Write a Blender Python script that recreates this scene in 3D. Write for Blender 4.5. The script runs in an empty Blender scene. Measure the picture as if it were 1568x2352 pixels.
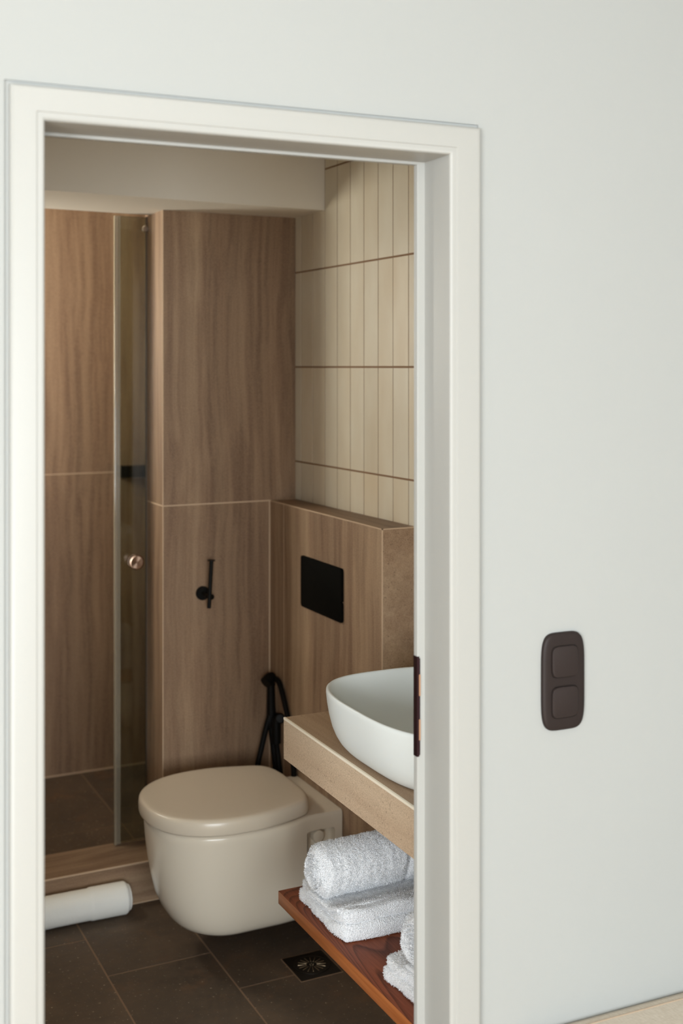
import bpy, bmesh, math, random
from mathutils import Vector, Matrix, noise
random.seed(7)
PI = math.pi
scene = bpy.context.scene
col = scene.collection

# ---------------------------------------------------------------- camera
YAW = 26.214
cam_data = bpy.data.cameras.new('camera')
cam_data.sensor_fit = 'VERTICAL'
cam_data.sensor_height = 36.0
cam_data.lens = 36.0 * 2750 / 2352
cam_data.shift_y = -333 / 2352
cam_data.clip_start = 0.05
cam_data.dof.use_dof = True
cam_data.dof.focus_distance = 2.6
cam_data.dof.aperture_fstop = 3.0
cam = bpy.data.objects.new('camera', cam_data)
cam.location = (0, 0, 1.64)
cam.rotation_euler = (PI / 2, 0, -math.radians(YAW))
col.objects.link(cam)
scene.camera = cam

# ---------------------------------------------------------------- world, light, exposure
world = bpy.data.worlds.new('sky')
scene.world = world
world.use_nodes = True
bg = world.node_tree.nodes['Background']
bg.inputs[0].default_value = (0.80, 0.90, 1.0, 1)
bg.inputs[1].default_value = 1.0

def area(name, loc, direction, sx, sy, power, color):
    d = bpy.data.lights.new(name, 'AREA')
    d.shape = 'RECTANGLE'
    d.size, d.size_y = sx, sy
    d.energy = power
    d.color = color
    o = bpy.data.objects.new(name, d)
    o.location = loc
    o.rotation_euler = Vector(direction).to_track_quat('-Z', 'Y').to_euler()
    col.objects.link(o)
    return o

area('daylight_bedroom_left', (-2.62, -1.45, 1.40), (1, 0.35, -0.03), 1.8, 1.7, 200, (0.93, 0.97, 1.0))
area('daylight_bedroom_rear', (-0.4, -2.78, 1.40), (0.08, 1, -0.02), 2.5, 1.7, 180, (0.91, 0.965, 1.0))
area('daylight_shower', (0.03, 4.22, 1.84), (1, -0.05, 0.28), 0.5, 0.45, 20.5, (1.0, 0.97, 0.86))

scene.view_settings.view_transform = 'Standard'
scene.view_settings.look = 'None'
scene.view_settings.gamma = 1.0
scene.view_settings.exposure = 0.12
scene.view_settings.use_curve_mapping = False
scene.cycles.use_denoising = True
scene.cycles.max_bounces = 10
scene.cycles.diffuse_bounces = 6
scene.cycles.transparent_max_bounces = 12
scene.cycles.caustics_reflective = False
scene.cycles.caustics_refractive = False

# ---------------------------------------------------------------- materials
def lin(c):
    c = c / 255.0
    return c / 12.92 if c <= 0.04045 else ((c + 0.055) / 1.055) ** 2.4

def rgb(r, g, b):
    return (lin(r), lin(g), lin(b), 1)

class N:
    """small node-graph helper"""
    def __init__(self, name):
        self.m = bpy.data.materials.new(name)
        self.m.use_nodes = True
        self.t = self.m.node_tree
        self.b = self.t.nodes['Principled BSDF']
    def new(self, kind, **kw):
        n = self.t.nodes.new(kind)
        for k, v in kw.items():
            if hasattr(n, k):
                setattr(n, k, v)
        return n
    def link(self, a, b):
        self.t.links.new(a, b)
    def coords(self, scale=(1, 1, 1), kind='Object'):
        tc = self.new('ShaderNodeTexCoord')
        mp = self.new('ShaderNodeMapping')
        mp.inputs['Scale'].default_value = scale
        self.link(tc.outputs[kind], mp.inputs['Vector'])
        return mp.outputs['Vector']
    def noise(self, vec, scale=5, detail=4, rough=0.55, dist=0.0):
        n = self.new('ShaderNodeTexNoise')
        n.inputs['Scale'].default_value = scale
        n.inputs['Detail'].default_value = detail
        n.inputs['Roughness'].default_value = rough
        n.inputs['Distortion'].default_value = dist
        self.link(vec, n.inputs['Vector'])
        return n.outputs['Fac']
    def ramp(self, fac, stops):
        r = self.new('ShaderNodeValToRGB')
        els = r.color_ramp.elements
        while len(els) < len(stops):
            els.new(0.5)
        for e, (p, c) in zip(els, stops):
            e.position = p
            e.color = c
        self.link(fac, r.inputs['Fac'])
        return r.outputs['Color']
    def mix(self, a, b, fac, mode='MIX'):
        n = self.new('ShaderNodeMix', data_type='RGBA', blend_type=mode)
        for sock, v in ((n.inputs['Factor'], fac), (n.inputs['A'] if False else n.inputs[6], a), (n.inputs[7], b)):
            if isinstance(v, (int, float)):
                sock.default_value = v
            elif isinstance(v, tuple):
                sock.default_value = v
            else:
                self.link(v, sock)
        return n.outputs[2]
    def bump(self, h, strength=0.2, dist=0.002):
        n = self.new('ShaderNodeBump')
        n.inputs['Strength'].default_value = strength
        n.inputs['Distance'].default_value = dist
        self.link(h, n.inputs['Height'])
        self.link(n.outputs['Normal'], self.b.inputs['Normal'])
    def set(self, color=None, rough=None, metal=None, spec=None, coat=None):
        if color is not None:
            if isinstance(color, tuple):
                self.b.inputs['Base Color'].default_value = color
            else:
                self.link(color, self.b.inputs['Base Color'])
        if rough is not None:
            if isinstance(rough, (int, float)):
                self.b.inputs['Roughness'].default_value = rough
            else:
                self.link(rough, self.b.inputs['Roughness'])
        if metal is not None:
            self.b.inputs['Metallic'].default_value = metal
        if spec is not None:
            self.b.inputs['Specular IOR Level'].default_value = spec
        if coat is not None:
            self.b.inputs['Coat Weight'].default_value = coat
        return self

def plain(name, color, rough, metal=0.0, spec=0.5, bump=0.0, bscale=200):
    n = N(name)
    n.set(color, rough, metal, spec)
    if bump:
        n.bump(n.noise(n.coords(), bscale, 3), bump, 0.001)
    return n.m

def wall_paint(name, c):
    n = N(name)
    v = n.coords()
    f = n.noise(v, 3.0, 5)
    n.set(n.mix(c, tuple(x * 0.965 for x in c[:3]) + (1,), f), 0.75, 0, 0.3)
    n.bump(n.noise(v, 90, 4), 0.12, 0.0008)
    return n.m

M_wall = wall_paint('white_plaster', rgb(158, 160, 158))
M_bathwall = wall_paint('bathroom_plaster', rgb(226, 219, 206))
M_ceil = wall_paint('ceiling_paint', rgb(234, 233, 228))

def frame_paint():
    n = N('satin_white_paint')
    v = n.coords()
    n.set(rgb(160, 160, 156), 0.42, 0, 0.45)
    n.bump(n.noise(v, 30, 3), 0.06, 0.001)
    return n.m
M_frame = frame_paint()

def streak(name, dark, mid, light, axis='Z', speck=0.35, rough=0.5):
    """porcelain slab with long soft streaks along one axis"""
    n = N(name)
    sc = {'Z': (1, 1, 0.045), 'X': (0.05, 1, 1), 'Y': (1, 0.05, 1)}[axis]
    v = n.coords(sc)
    vo = n.coords()
    warp = n.new('ShaderNodeTexNoise')
    warp.inputs['Scale'].default_value = 2.2
    n.link(vo, warp.inputs['Vector'])
    ad = n.new('ShaderNodeVectorMath', operation='MULTIPLY_ADD')
    n.link(warp.outputs['Color'], ad.inputs[0])
    ad.inputs[1].default_value = (0.05, 0.05, 0.02)
    n.link(v, ad.inputs[2])
    a = n.noise(ad.outputs[0], 9, 6, 0.62)
    b = n.noise(ad.outputs[0], 38, 4, 0.6)
    c = n.noise(vo, 420, 2, 0.7)
    base = n.ramp(a, [(0.34, dark), (0.5, mid), (0.66, light)])
    base = n.mix(base, n.ramp(b, [(0.38, dark), (0.62, light)]), 0.38)
    hue = n.noise(v, 3.2, 2, 0.5)
    base = n.mix(base, n.ramp(hue, [(0.38, (0.93, 0.86, 0.80, 1)), (0.62, (1.05, 1.06, 1.04, 1))]), 0.8, 'MULTIPLY')
    base = n.mix(base, n.ramp(c, [(0.34, tuple(x * 0.45 for x in dark[:3]) + (1,)), (0.62, light)]), speck)
    if speck > 0.3:
        d = n.noise(vo, 190, 1, 0.4)
        base = n.mix(base, tuple(x * 0.4 for x in dark[:3]) + (1,), n.ramp(d, [(0.70, (0, 0, 0, 1)), (0.76, (0.75, 0.75, 0.75, 1))]))
    n.set(base, rough, 0, 0.4)
    n.bump(c, 0.12, 0.0006)
    return n.m

M_slab = streak('brown_streaked_porcelain', rgb(104, 78, 60), rgb(142, 113, 90), rgb(176, 151, 123), 'Z', 0.26)
M_slab_x = streak('brown_streaked_porcelain_flat', rgb(108, 82, 63), rgb(141, 113, 90), rgb(168, 144, 117), 'X', 0.16)
M_slab_y = streak('brown_streaked_porcelain_ledge', rgb(108, 82, 63), rgb(141, 113, 90), rgb(162, 138, 112), 'Y', 0.16)
M_sand = streak('sandy_porcelain', rgb(178, 152, 127), rgb(196, 172, 146), rgb(212, 190, 164), 'Y', 0.42, 0.6)
M_joint = plain('pale_joint_filler', rgb(196, 170, 142), 0.8)
M_joint_light = plain('pale_edge_trim', rgb(238, 229, 210), 0.5)
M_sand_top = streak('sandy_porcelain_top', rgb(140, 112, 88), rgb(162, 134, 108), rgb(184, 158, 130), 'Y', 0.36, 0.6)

def cream_tile():
    n = N('cream_glazed_tile')
    g = n.new('ShaderNodeNewGeometry')
    base = n.ramp(g.outputs['Random Per Island'], [(0.0, rgb(196, 184, 160)), (0.5, rgb(210, 201, 180)), (1.0, rgb(206, 190, 162))])
    v = n.coords((1, 1, 0.35))
    f = n.noise(v, 14, 3)
    base = n.mix(base, n.ramp(f, [(0.3, rgb(192, 174, 146)), (0.7, rgb(214, 206, 186))]), 0.35)
    n.set(base, 0.34, 0, 0.5)
    n.bump(n.noise(v, 22, 2), 0.05, 0.003)
    return n.m
M_tile = cream_tile()
M_grout = plain('brown_grout', rgb(128, 98, 72), 0.9, bump=0.2)

def slate():
    n = N('dark_slate_tile')
    g = n.new('ShaderNodeNewGeometry')
    v = n.coords()
    a = n.noise(v, 4.5, 7, 0.62, 0.4)
    b = n.noise(v, 40, 5, 0.7)
    c = n.noise(n.coords((1, 1, 1)), 120, 2, 0.6)
    base = n.ramp(a, [(0.3, rgb(70, 59, 49)), (0.55, rgb(92, 77, 63)), (0.75, rgb(112, 92, 73))])
    base = n.mix(base, n.ramp(b, [(0.3, rgb(64, 54, 44)), (0.7, rgb(116, 98, 80))]), 0.35)
    base = n.mix(base, rgb(122, 88, 62), n.ramp(n.noise(n.coords(), 7, 5, 0.7), [(0.56, (0, 0, 0, 1)), (0.72, (0.55, 0.55, 0.55, 1))]))
    base = n.mix(base, rgb(176, 156, 132), n.ramp(c, [(0.66, (0, 0, 0, 1)), (0.74, (0.9, 0.9, 0.9, 1))]))
    tint = n.ramp(g.outputs['Random Per Island'], [(0, (0.82, 0.82, 0.82, 1)), (1, (1.12, 1.1, 1.08, 1))])
    base = n.mix(base, tint, 1.0, 'MULTIPLY')
    n.set(base, n.ramp(b, [(0.3, (0.55,) * 3 + (1,)), (0.7, (0.75,) * 3 + (1,))]), 0, 0.4)
    n.bump(b, 0.3, 0.0015)
    return n.m
M_slate = slate()
M_floor_grout = plain('floor_grout', rgb(134, 108, 85), 0.9, bump=0.3)

def ceramic(name, c, rough, coat=0.0):
    n = N(name)
    n.set(c, rough, 0, 0.5, coat)
    return n.m
M_toilet = ceramic('glazed_ceramic', rgb(222, 212, 194), 0.2)
M_lid = ceramic('toilet_lid_plastic', rgb(214, 202, 183), 0.27)
M_basin = ceramic('matte_white_stoneware', rgb(222, 227, 225), 0.45)
M_black = plain('matte_black_metal', rgb(13, 11, 8), 0.5, 0.0, 0.15)
M_black_plate = plain('matte_black_plate', rgb(10, 9, 6), 0.8, 0.0, 0.05)
M_hose = plain('black_hose', rgb(12, 10, 7), 0.6, 0, 0.15)
M_drain = plain('dark_drain_metal', rgb(42, 36, 29), 0.42, 0.5, 0.5)
M_chrome = plain('chrome', rgb(200, 195, 185), 0.12, 1.0)
M_strike = plain('dark_strike_metal', rgb(52, 30, 34), 0.4, 0.7)
M_strike_brass = plain('pale_brass_edge', rgb(168, 128, 98), 0.5, 0.3)

def brushed():
    n = N('brushed_rose_steel')
    n.set(rgb(178, 150, 130), 0.26, 1.0)
    n.b.inputs['Anisotropic'].default_value = 0.85
    tg = n.new('ShaderNodeTangent', direction_type='RADIAL', axis='Y')
    n.link(tg.outputs[0], n.b.inputs['Tangent'])
    return n.m
M_knob = brushed()

def glass(name, tint, rough=0.02):
    n = N(name)
    t = n.t
    t.nodes.remove(n.b)
    out = [x for x in t.nodes if x.type == 'OUTPUT_MATERIAL'][0]
    tr = n.new('ShaderNodeBsdfTransparent')
    tr.inputs[0].default_value = tint
    gl = n.new('ShaderNodeBsdfGlossy')
    gl.inputs['Roughness'].default_value = rough
    fr = n.new('ShaderNodeFresnel')
    fr.inputs[0].default_value = 1.5
    mx = n.new('ShaderNodeMixShader')
    n.link(fr.outputs[0], mx.inputs[0])
    n.link(tr.outputs[0], mx.inputs[1])
    n.link(gl.outputs[0], mx.inputs[2])
    n.link(mx.outputs[0], out.inputs[0])
    return n.m
M_glass = glass('tinted_shower_glass', (0.73, 0.76, 0.70, 1))

def seal_mat():
    n = N('clear_plastic_seal')
    n.set(rgb(168, 158, 138), 0.2, 0, 0.5)
    n.b.inputs['Alpha'].default_value = 0.46
    return n.m
M_seal = seal_mat()
M_clear = plain('clear_seal_lip', rgb(150, 140, 120), 0.10, 0, 0.9)

def terry():
    n = N('white_terry')
    v = n.coords()
    vor = n.new('ShaderNodeTexVoronoi')
    vor.inputs['Scale'].default_value = 420
    n.link(v, vor.inputs['Vector'])
    f = n.noise(v, 260, 3, 0.7)
    m = n.new('ShaderNodeMath', operation='ADD')
    n.link(vor.outputs['Distance'], m.inputs[0])
    n.link(f, m.inputs[1])
    n.set(rgb(238, 240, 243), 0.95, 0, 0.1)
    n.b.inputs['Sheen Weight'].default_value = 0.3
    n.bump(m.outputs[0], 0.9, 0.0022)
    return n.m
M_terry = terry()
M_mat = plain('white_cotton', rgb(246, 246, 240), 0.95, 0, 0.1, 0.5, 380)
M_hem = plain('white_hem', rgb(232, 234, 236), 0.9, 0, 0.1, 0.4, 600)

def walnut(name, edge=False):
    n = N(name)
    if edge:
        v = n.coords((30, 1.2, 30))
        a = n.noise(v, 3, 5, 0.6)
        n.set(n.ramp(a, [(0.3, rgb(146, 82, 42)), (0.7, rgb(178, 110, 62))]), 0.38, 0, 0.45)
        return n.m
    v = n.coords((1.0, 0.22, 1.0))
    w = n.noise(v, 3.6, 1, 0.4, 0.9)
    mul = n.new('ShaderNodeMath', operation='MULTIPLY')
    mul.inputs[1].default_value = 52.0
    n.link(w, mul.inputs[0])
    fr = n.new('ShaderNodeMath', operation='FRACT')
    n.link(mul.outputs[0], fr.inputs[0])
    rings = n.ramp(fr.outputs[0], [(0.0, rgb(72, 36, 24)), (0.12, rgb(140, 78, 54)), (0.72, rgb(124, 66, 45)), (1.0, rgb(80, 40, 27))])
    fine = n.noise(n.coords((160, 6, 160)), 2.0, 3, 0.7)
    base = n.mix(rings, n.ramp(fine, [(0.35, rgb(76, 38, 25)), (0.7, rgb(150, 90, 62))]), 0.28)
    n.set(base, 0.5, 0, 0.22)
    n.bump(fine, 0.15, 0.0006)
    return n.m
M_walnut = walnut('stained_ash_top')
M_walnut_edge = walnut('stained_ash_edge', True)

def linen():
    n = N('beige_linen')
    a = n.noise(n.coords((1, 14, 14)), 60, 2, 0.7)
    b = n.noise(n.coords((14, 1, 1)), 60, 2, 0.7)
    base = n.mix(n.ramp(a, [(0.3, rgb(176, 164, 148)), (0.7, rgb(206, 198, 184))]),
                 n.ramp(b, [(0.3, rgb(168, 155, 139)), (0.7, rgb(210, 202, 190))]), 0.5)
    n.set(base, 0.95, 0, 0.1)
    n.bump(a, 0.3, 0.001)
    return n.m
M_linen = linen()
M_switch = plain('dark_brown_plastic', rgb(36, 28, 26), 0.55, 0, 0.25)
M_switch_key = plain('brown_key_plastic', rgb(40, 32, 30), 0.55, 0, 0.25)
M_wood_floor = streak('oak_floor', rgb(168, 140, 108), rgb(190, 164, 130), rgb(208, 184, 150), 'Y', 0.1)

# ---------------------------------------------------------------- mesh helpers
class MB:
    def __init__(self):
        self.v, self.f, self.mi = [], [], []
    def add(self, verts, faces, m=0):
        k = len(self.v)
        self.v += [tuple(p) for p in verts]
        self.f += [tuple(k + i for i in f) for f in faces]
        self.mi += [m] * len(faces)
        return self
    def box(self, x0, x1, y0, y1, z0, z1, m=0, fn=None):
        vs = [(x, y, z) for z in (z0, z1) for y in (y0, y1) for x in (x0, x1)]
        if fn:
            vs = [fn(*p) for p in vs]
        fs = [(0, 2, 3, 1), (4, 5, 7, 6), (0, 1, 5, 4), (2, 6, 7, 3), (0, 4, 6, 2), (1, 3, 7, 5)]
        return self.add(vs, fs, m)
    def bevel_box(self, x0, x1, y0, y1, z0, z1, r, seg=3, m=0, fn=None):
        bm = bmesh.new()
        bmesh.ops.create_cube(bm, size=1)
        for v in bm.verts:
            v.co = Vector(((x0 + x1) / 2 + v.co.x * (x1 - x0), (y0 + y1) / 2 + v.co.y * (y1 - y0), (z0 + z1) / 2 + v.co.z * (z1 - z0)))
        bmesh.ops.bevel(bm, geom=bm.edges[:], offset=r, segments=seg, profile=0.5, affect='EDGES')
        bm.verts.index_update()
        vs = [tuple(v.co) for v in bm.verts]
        if fn:
            vs = [fn(*p) for p in vs]
        fs = [tuple(v.index for v in f.verts) for f in bm.faces]
        bm.free()
        return self.add(vs, fs, m)
    def loft(self, rings, m=0, cap0=True, cap1=True, closed=True):
        n = len(rings[0])
        vs = [p for r in rings for p in r]
        fs = []
        for i in range(len(rings) - 1):
            for j in range(n if closed else n - 1):
                k = (j + 1) % n
                fs.append((i * n + j, i * n + k, (i + 1) * n + k, (i + 1) * n + j))
        if cap0:
            fs.append(tuple(reversed(range(n))))
        if cap1:
            fs.append(tuple((len(rings) - 1) * n + j for j in range(n)))
        return self.add(vs, fs, m)
    def tube(self, pts, r, n=16, m=0, smooth=True):
        pts = [Vector(p) for p in pts]
        if smooth and len(pts) > 2:
            out = []
            P = [pts[0] * 2 - pts[1]] + pts + [pts[-1] * 2 - pts[-2]]
            for i in range(1, len(P) - 2):
                for k in range(8):
                    t = k / 8
                    a, b, c, d = P[i - 1], P[i], P[i + 1], P[i + 2]
                    out.append(0.5 * ((2 * b) + (c - a) * t + (2 * a - 5 * b + 4 * c - d) * t * t + (3 * b - a - 3 * c + d) * t ** 3))
            out.append(pts[-1])
            pts = out
        rad = r if isinstance(r, (list, tuple)) else [r, r]
        rings = []
        up = None
        for i, p in enumerate(pts):
            d = (pts[min(i + 1, len(pts) - 1)] - pts[max(i - 1, 0)]).normalized()
            if up is None:
                up = d.orthogonal().normalized()
            up = (up - d * up.dot(d)).normalized()
            s = d.cross(up)
            t = i / (len(pts) - 1) * (len(rad) - 1)
            k = min(int(t), len(rad) - 2)
            rr = rad[k] + (rad[k + 1] - rad[k]) * (t - k)
            rings.append([p + (up * math.cos(2 * PI * j / n) + s * math.sin(2 * PI * j / n)) * rr for j in range(n)])
        return self.loft(rings, m)
    def lathe(self, prof, origin, axis, n=40, m=0):
        """prof: (radius, height) along axis"""
        o, a = Vector(origin), Vector(axis).normalized()
        u = a.orthogonal().normalized()
        w = a.cross(u)
        rings = [[o + a * h + (u * math.cos(2 * PI * j / n) + w * math.sin(2 * PI * j / n)) * max(r, 1e-5) for j in range(n)] for r, h in prof]
        return self.loft(rings, m)
    def build(self, name, mats, parent=None, smooth=True, angle=35, **props):
        me = bpy.data.meshes.new(name)
        me.from_pydata(self.v, [], self.f)
        if not isinstance(mats, (list, tuple)):
            mats = [mats]
        for mt in mats:
            me.materials.append(mt)
        me.polygons.foreach_set('material_index', self.mi)
        bm = bmesh.new()
        bm.from_mesh(me)
        bmesh.ops.recalc_face_normals(bm, faces=bm.faces[:])
        if smooth:
            for f in bm.faces:
                f.smooth = True
            lim = math.radians(angle)
            for e in bm.edges:
                if len(e.link_faces) == 2 and e.calc_face_angle(0) > lim:
                    e.smooth = False
        bm.to_mesh(me)
        bm.free()
        me.update()
        o = bpy.data.objects.new(name, me)
        if parent:
            o.parent = parent
            o.matrix_parent_inverse = parent.matrix_world.inverted()
        for k, v in props.items():
            o[k] = v
        col.objects.link(o)
        return o

def rounded_grid(lx, ly, lz, r, step, warp=None):
    """a finely gridded rounded block centred on its base; warp(x, y, z) moves each vertex"""
    nx, ny, nz = [max(2, int(round(l / step))) for l in (lx, ly, lz)]
    idx, vs, fs = {}, [], []
    def vid(i, j, k):
        key = (i, j, k)
        if key not in idx:
            p = Vector((i / nx * lx - lx / 2, j / ny * ly - ly / 2, k / nz * lz - lz / 2))
            q = Vector((max(-lx / 2 + r, min(lx / 2 - r, p.x)), max(-ly / 2 + r, min(ly / 2 - r, p.y)), max(-lz / 2 + r, min(lz / 2 - r, p.z))))
            d = p - q
            if d.length > 1e-9:
                p = q + d.normalized() * r
            p.z += lz / 2
            if warp:
                p = warp(p)
            idx[key] = len(vs)
            vs.append(tuple(p))
        return idx[key]
    for i in range(nx):
        for j in range(ny):
            for k in (0, nz):
                fs.append((vid(i, j, k), vid(i + 1, j, k), vid(i + 1, j + 1, k), vid(i, j + 1, k)))
    for i in range(nx):
        for k in range(nz):
            for j in (0, ny):
                fs.append((vid(i, j, k), vid(i + 1, j, k), vid(i + 1, j, k + 1), vid(i, j, k + 1)))
    for j in range(ny):
        for k in range(nz):
            for i in (0, nx):
                fs.append((vid(i, j, k), vid(i, j + 1, k), vid(i, j + 1, k + 1), vid(i, j, k + 1)))
    return vs, fs

def empty(name, loc, label, category, group=None, rz=0.0):
    o = bpy.data.objects.new(name, None)
    o.location = loc
    o.rotation_euler.z = rz
    o.empty_display_size = 0.05
    o['label'] = label
    o['category'] = category
    if group:
        o['group'] = group
    col.objects.link(o)
    bpy.context.view_layer.update()
    return o

def tag(o, label, category, group=None):
    o['label'] = label
    o['category'] = category
    if group:
        o['group'] = group
    return o

def structure(mb, name, mats, label=None, smooth=False, angle=35):
    o = mb.build(name, mats, smooth=smooth, angle=angle, kind='structure')
    if label:
        o['label'] = label
    return o

# ---------------------------------------------------------------- setting: the door wall
WX, WY = 0.9994917, -0.0318811          # direction along the door wall
NX, NY = 0.0318811, 0.9994917           # direction through it
OX, OY = 0.0561647, 1.7593295
def wp(s, d, z):                        # along the wall, depth, height
    return (OX + s * WX + d * NX, OY + s * WY + d * NY, z)
SL, SR, ZT = 0.324, 0.993, 1.996        # the door opening
mb = MB()
mb.box(-2.6, SL - 0.0560, 0, 0.13, 0, 2.6, fn=wp)
mb.box(SL - 0.0560, SL - 0.016, 0.0038, 0.13, 0, ZT + 0.016, fn=wp)
mb.box(SR + 0.016, SR + 0.0604, 0, 0.13, 0, ZT + 0.016, fn=wp)
mb.box(SR + 0.0604, 2.95, 0, 0.13, 0, 2.6, fn=wp)
mb.box(SL - 0.0560, SR + 0.0604, 0, 0.13, ZT + 0.0560, 2.6, fn=wp)
mb.box(SL - 0.0560, SR + 0.0604, 0.0038, 0.13, ZT + 0.016, ZT + 0.0560, fn=wp)
structure(mb, 'wall_front', M_wall, 'white plastered wall around the bathroom doorway')

def sweep_frame(prof, m=0, mb=None):
    mb = mb or MB()
    rows = []
    for q, d in prof:
        qr = q * 1.22 if q > 0.02 else q
        qz = q * 0.32 if q < 0 else q
        rows.append([wp(SL - q, d, 0), wp(SL - q, d, ZT + qz), wp(SR + qr, d, ZT + qz), wp(SR + qr, d, 0)])
    n = len(rows)
    mb.loft([[r[k] for r in rows] for k in range(4)], m)
    return mb
def arc(cx, cy, r, a0, a1, n=6):
    return [(cx + r * math.cos(math.radians(a0 + (a1 - a0) * i / n)), cy + r * math.sin(math.radians(a0 + (a1 - a0) * i / n))) for i in range(n + 1)]
prof = [(0.0495, 0.0085)] + arc(0.0425, -0.006, 0.007, 0, -90) + [(0.0125, -0.013), (0.0115, -0.0115), (0.0105, -0.0115)]
prof += arc(0.006, -0.0055, 0.006, -90, -180) + [(0.0, 0.0795), (-0.0135, 0.0795)] + arc(-0.0135, 0.0805, 0.001, -90, -180, 2)
prof += [(-0.0145, 0.092), (0.013, 0.092), (0.013, 0.137), (0.05, 0.137), (0.05, 0.131), (0.015, 0.131), (0.015, 0.0085)]
trim = sweep_frame(prof).build('trim_1', M_frame, smooth=True, angle=32, kind='structure')
trim['label'] = 'white painted steel frame around the doorway with a stepped rebate'
# strike plate let into the right jamb
mb = MB()
s0 = SR - 0.0145
def jp(s, d, z):
    return wp(s, d, z)
mb.box(s0 - 0.0012, s0 + 0.0035, 0.0785, 0.0915, 0.963, 1.137, 0, jp)
mb.box(s0 - 0.0012, s0 + 0.0045, 0.0775, 0.0786, 0.966, 1.134, 0, jp)
mb.box(s0 + 0.0022, s0 + 0.0050, 0.0768, 0.0776, 0.992, 1.028, 1, jp)  # paler brass-coloured boxes at the two latch openings
mb.box(s0 + 0.0022, s0 + 0.0050, 0.0768, 0.0776, 1.069, 1.106, 1, jp)
mb.build('strike_plate', [M_strike, M_strike_brass], parent=trim, smooth=False, label='dark metal strike plate with two brass-coloured latch openings')

# ---------------------------------------------------------------- setting: bedroom shell
mb = MB()
mb.box(-2.55, 3.0, -2.75, 1.72, -0.1, 0.0)
structure(mb, 'floor_bedroom', M_wood_floor)
mb = MB()
mb.box(-2.6, 3.1, -2.9, 5.0, 2.6, 2.7)
structure(mb, 'ceiling', M_ceil)
mb = MB()                                # wall behind the camera with its window opening
mb.box(-2.6, -1.7, -2.8, -2.66, 0, 2.6)
mb.box(0.9, 3.1, -2.8, -2.66, 0, 2.6)
mb.box(-1.7, 0.9, -2.8, -2.66, 0, 0.62)
mb.box(-1.7, 0.9, -2.8, -2.66, 2.28, 2.6)
structure(mb, 'wall_rear', M_wall)
mb = MB()
mb.box(2.9, 3.02, -2.66, 1.78, 0, 2.6)
structure(mb, 'wall_bedroom_right', M_wall)
mb = MB()                                # wall left of the camera with its window opening
mb.box(-2.6, -2.5, -2.66, -2.4, 0, 2.6)
mb.box(-2.6, -2.5, -0.5, 1.84, 0, 2.6)
mb.box(-2.6, -2.5, -2.4, -0.5, 0, 0.62)
mb.box(-2.6, -2.5, -2.4, -0.5, 2.28, 2.6)
structure(mb, 'wall_bedroom_left', M_wall)

# ---------------------------------------------------------------- setting: bathroom shell
def tw(y):                               # the cream tiled wall runs a degree off square
    return 1.587 + 0.018 * (3.56 - y)
YP = 3.56                                # front of the shower pier
mb = MB()
def twf(off, y, z):
    return (tw(y) + off, y, z)
mb.box(0.0, 0.12, 1.80, 4.85, 0, 2.6, 0, twf)
Yc = 3.56 - 0.043
cols = [3.562]
y = Yc
while y > 1.88:
    cols.append(y)
    y -= 0.0851
cols.append(1.88)
rows = [0.0, 0.110, 0.416, 0.722, 1.028, 1.334, 1.640, 1.946, 2.252, 2.56]
for a, b in zip(cols[1:], cols[:-1]):
    for c, d in zip(rows[:-1], rows[1:]):
        j = (random.random() - 0.5) * 0.0003
        mb.bevel_box(-0.0009 + j, 0.002, a + 0.0018, b - 0.0018, c + 0.0027, d - 0.0027, 0.0003, 1, 1, twf)
structure(mb, 'wall_right', [M_grout, M_tile], 'wall of tall glazed cream tiles in straight stacked columns', smooth=True, angle=15)

JW = 0.0034
mb = MB()                                # pier between the toilet and the shower
XP = 1.138
mb.box(XP, 1.62, YP, 3.742, 0, 2.6, 0)
for (x0, x1, y0, y1, z0, z1) in [
        (XP - 0.0004, XP + 0.0022, YP - 0.0004, YP + 0.0022, 0, 2.13),
        (XP - 0.0004, 1.50, YP - 0.0005, YP + 0.001, 1.2085, 1.2125),
        (1.50, 1.60, YP - 0.0005, YP + 0.001, 1.2085, 1.2115),
        (XP - 0.0005, XP + 0.001, YP, 3.742, 1.2085, 1.2125),
        (1.4925, 1.4970, YP - 0.0006, YP + 0.001, 0, 1.2125)]:
    mb.box(x0, x1, y0, y1, z0, z1, 1)
structure(mb, 'wall_pier', [M_slab, M_joint], 'brown streaked tiled pier beside the shower')

XH, YE, ZH = 1.497, 2.797, 1.211
mb = MB()                                # low boxed wall holding the cistern
mb.box(XH, 1.61, YE + 0.001, YP + 0.01, 0, ZH - 0.001, 0)
mb.box(XH + 0.002, 1.61, YE + 0.001, YP + 0.01, ZH - 0.0012, ZH, 2)
mb.box(XH + 0.002, 1.61, YE, YE + 0.002, 0, ZH - 0.002, 3)
for (x0, x1, y0, y1, z0, z1) in [
        (XH - 0.0004, XH + 0.0026, YE - 0.0004, YP, ZH - 0.0026, ZH + 0.0004),
        (XH - 0.0004, XH + 0.0026, YE - 0.0004, YE + 0.0026, 0, ZH),
        (XH, 1.605, YE - 0.0004, YE + 0.0026, ZH - 0.0026, ZH + 0.0004),
        (XH - 0.0003, XH + 0.001, 3.449, 3.4515, 0, ZH)]:
    mb.box(x0, x1, y0, y1, z0, z1, 1)
structure(mb, 'wall_low', [M_slab, M_joint, M_slab_y, M_sand_top], 'low tiled boxed wall behind the toilet')

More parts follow.
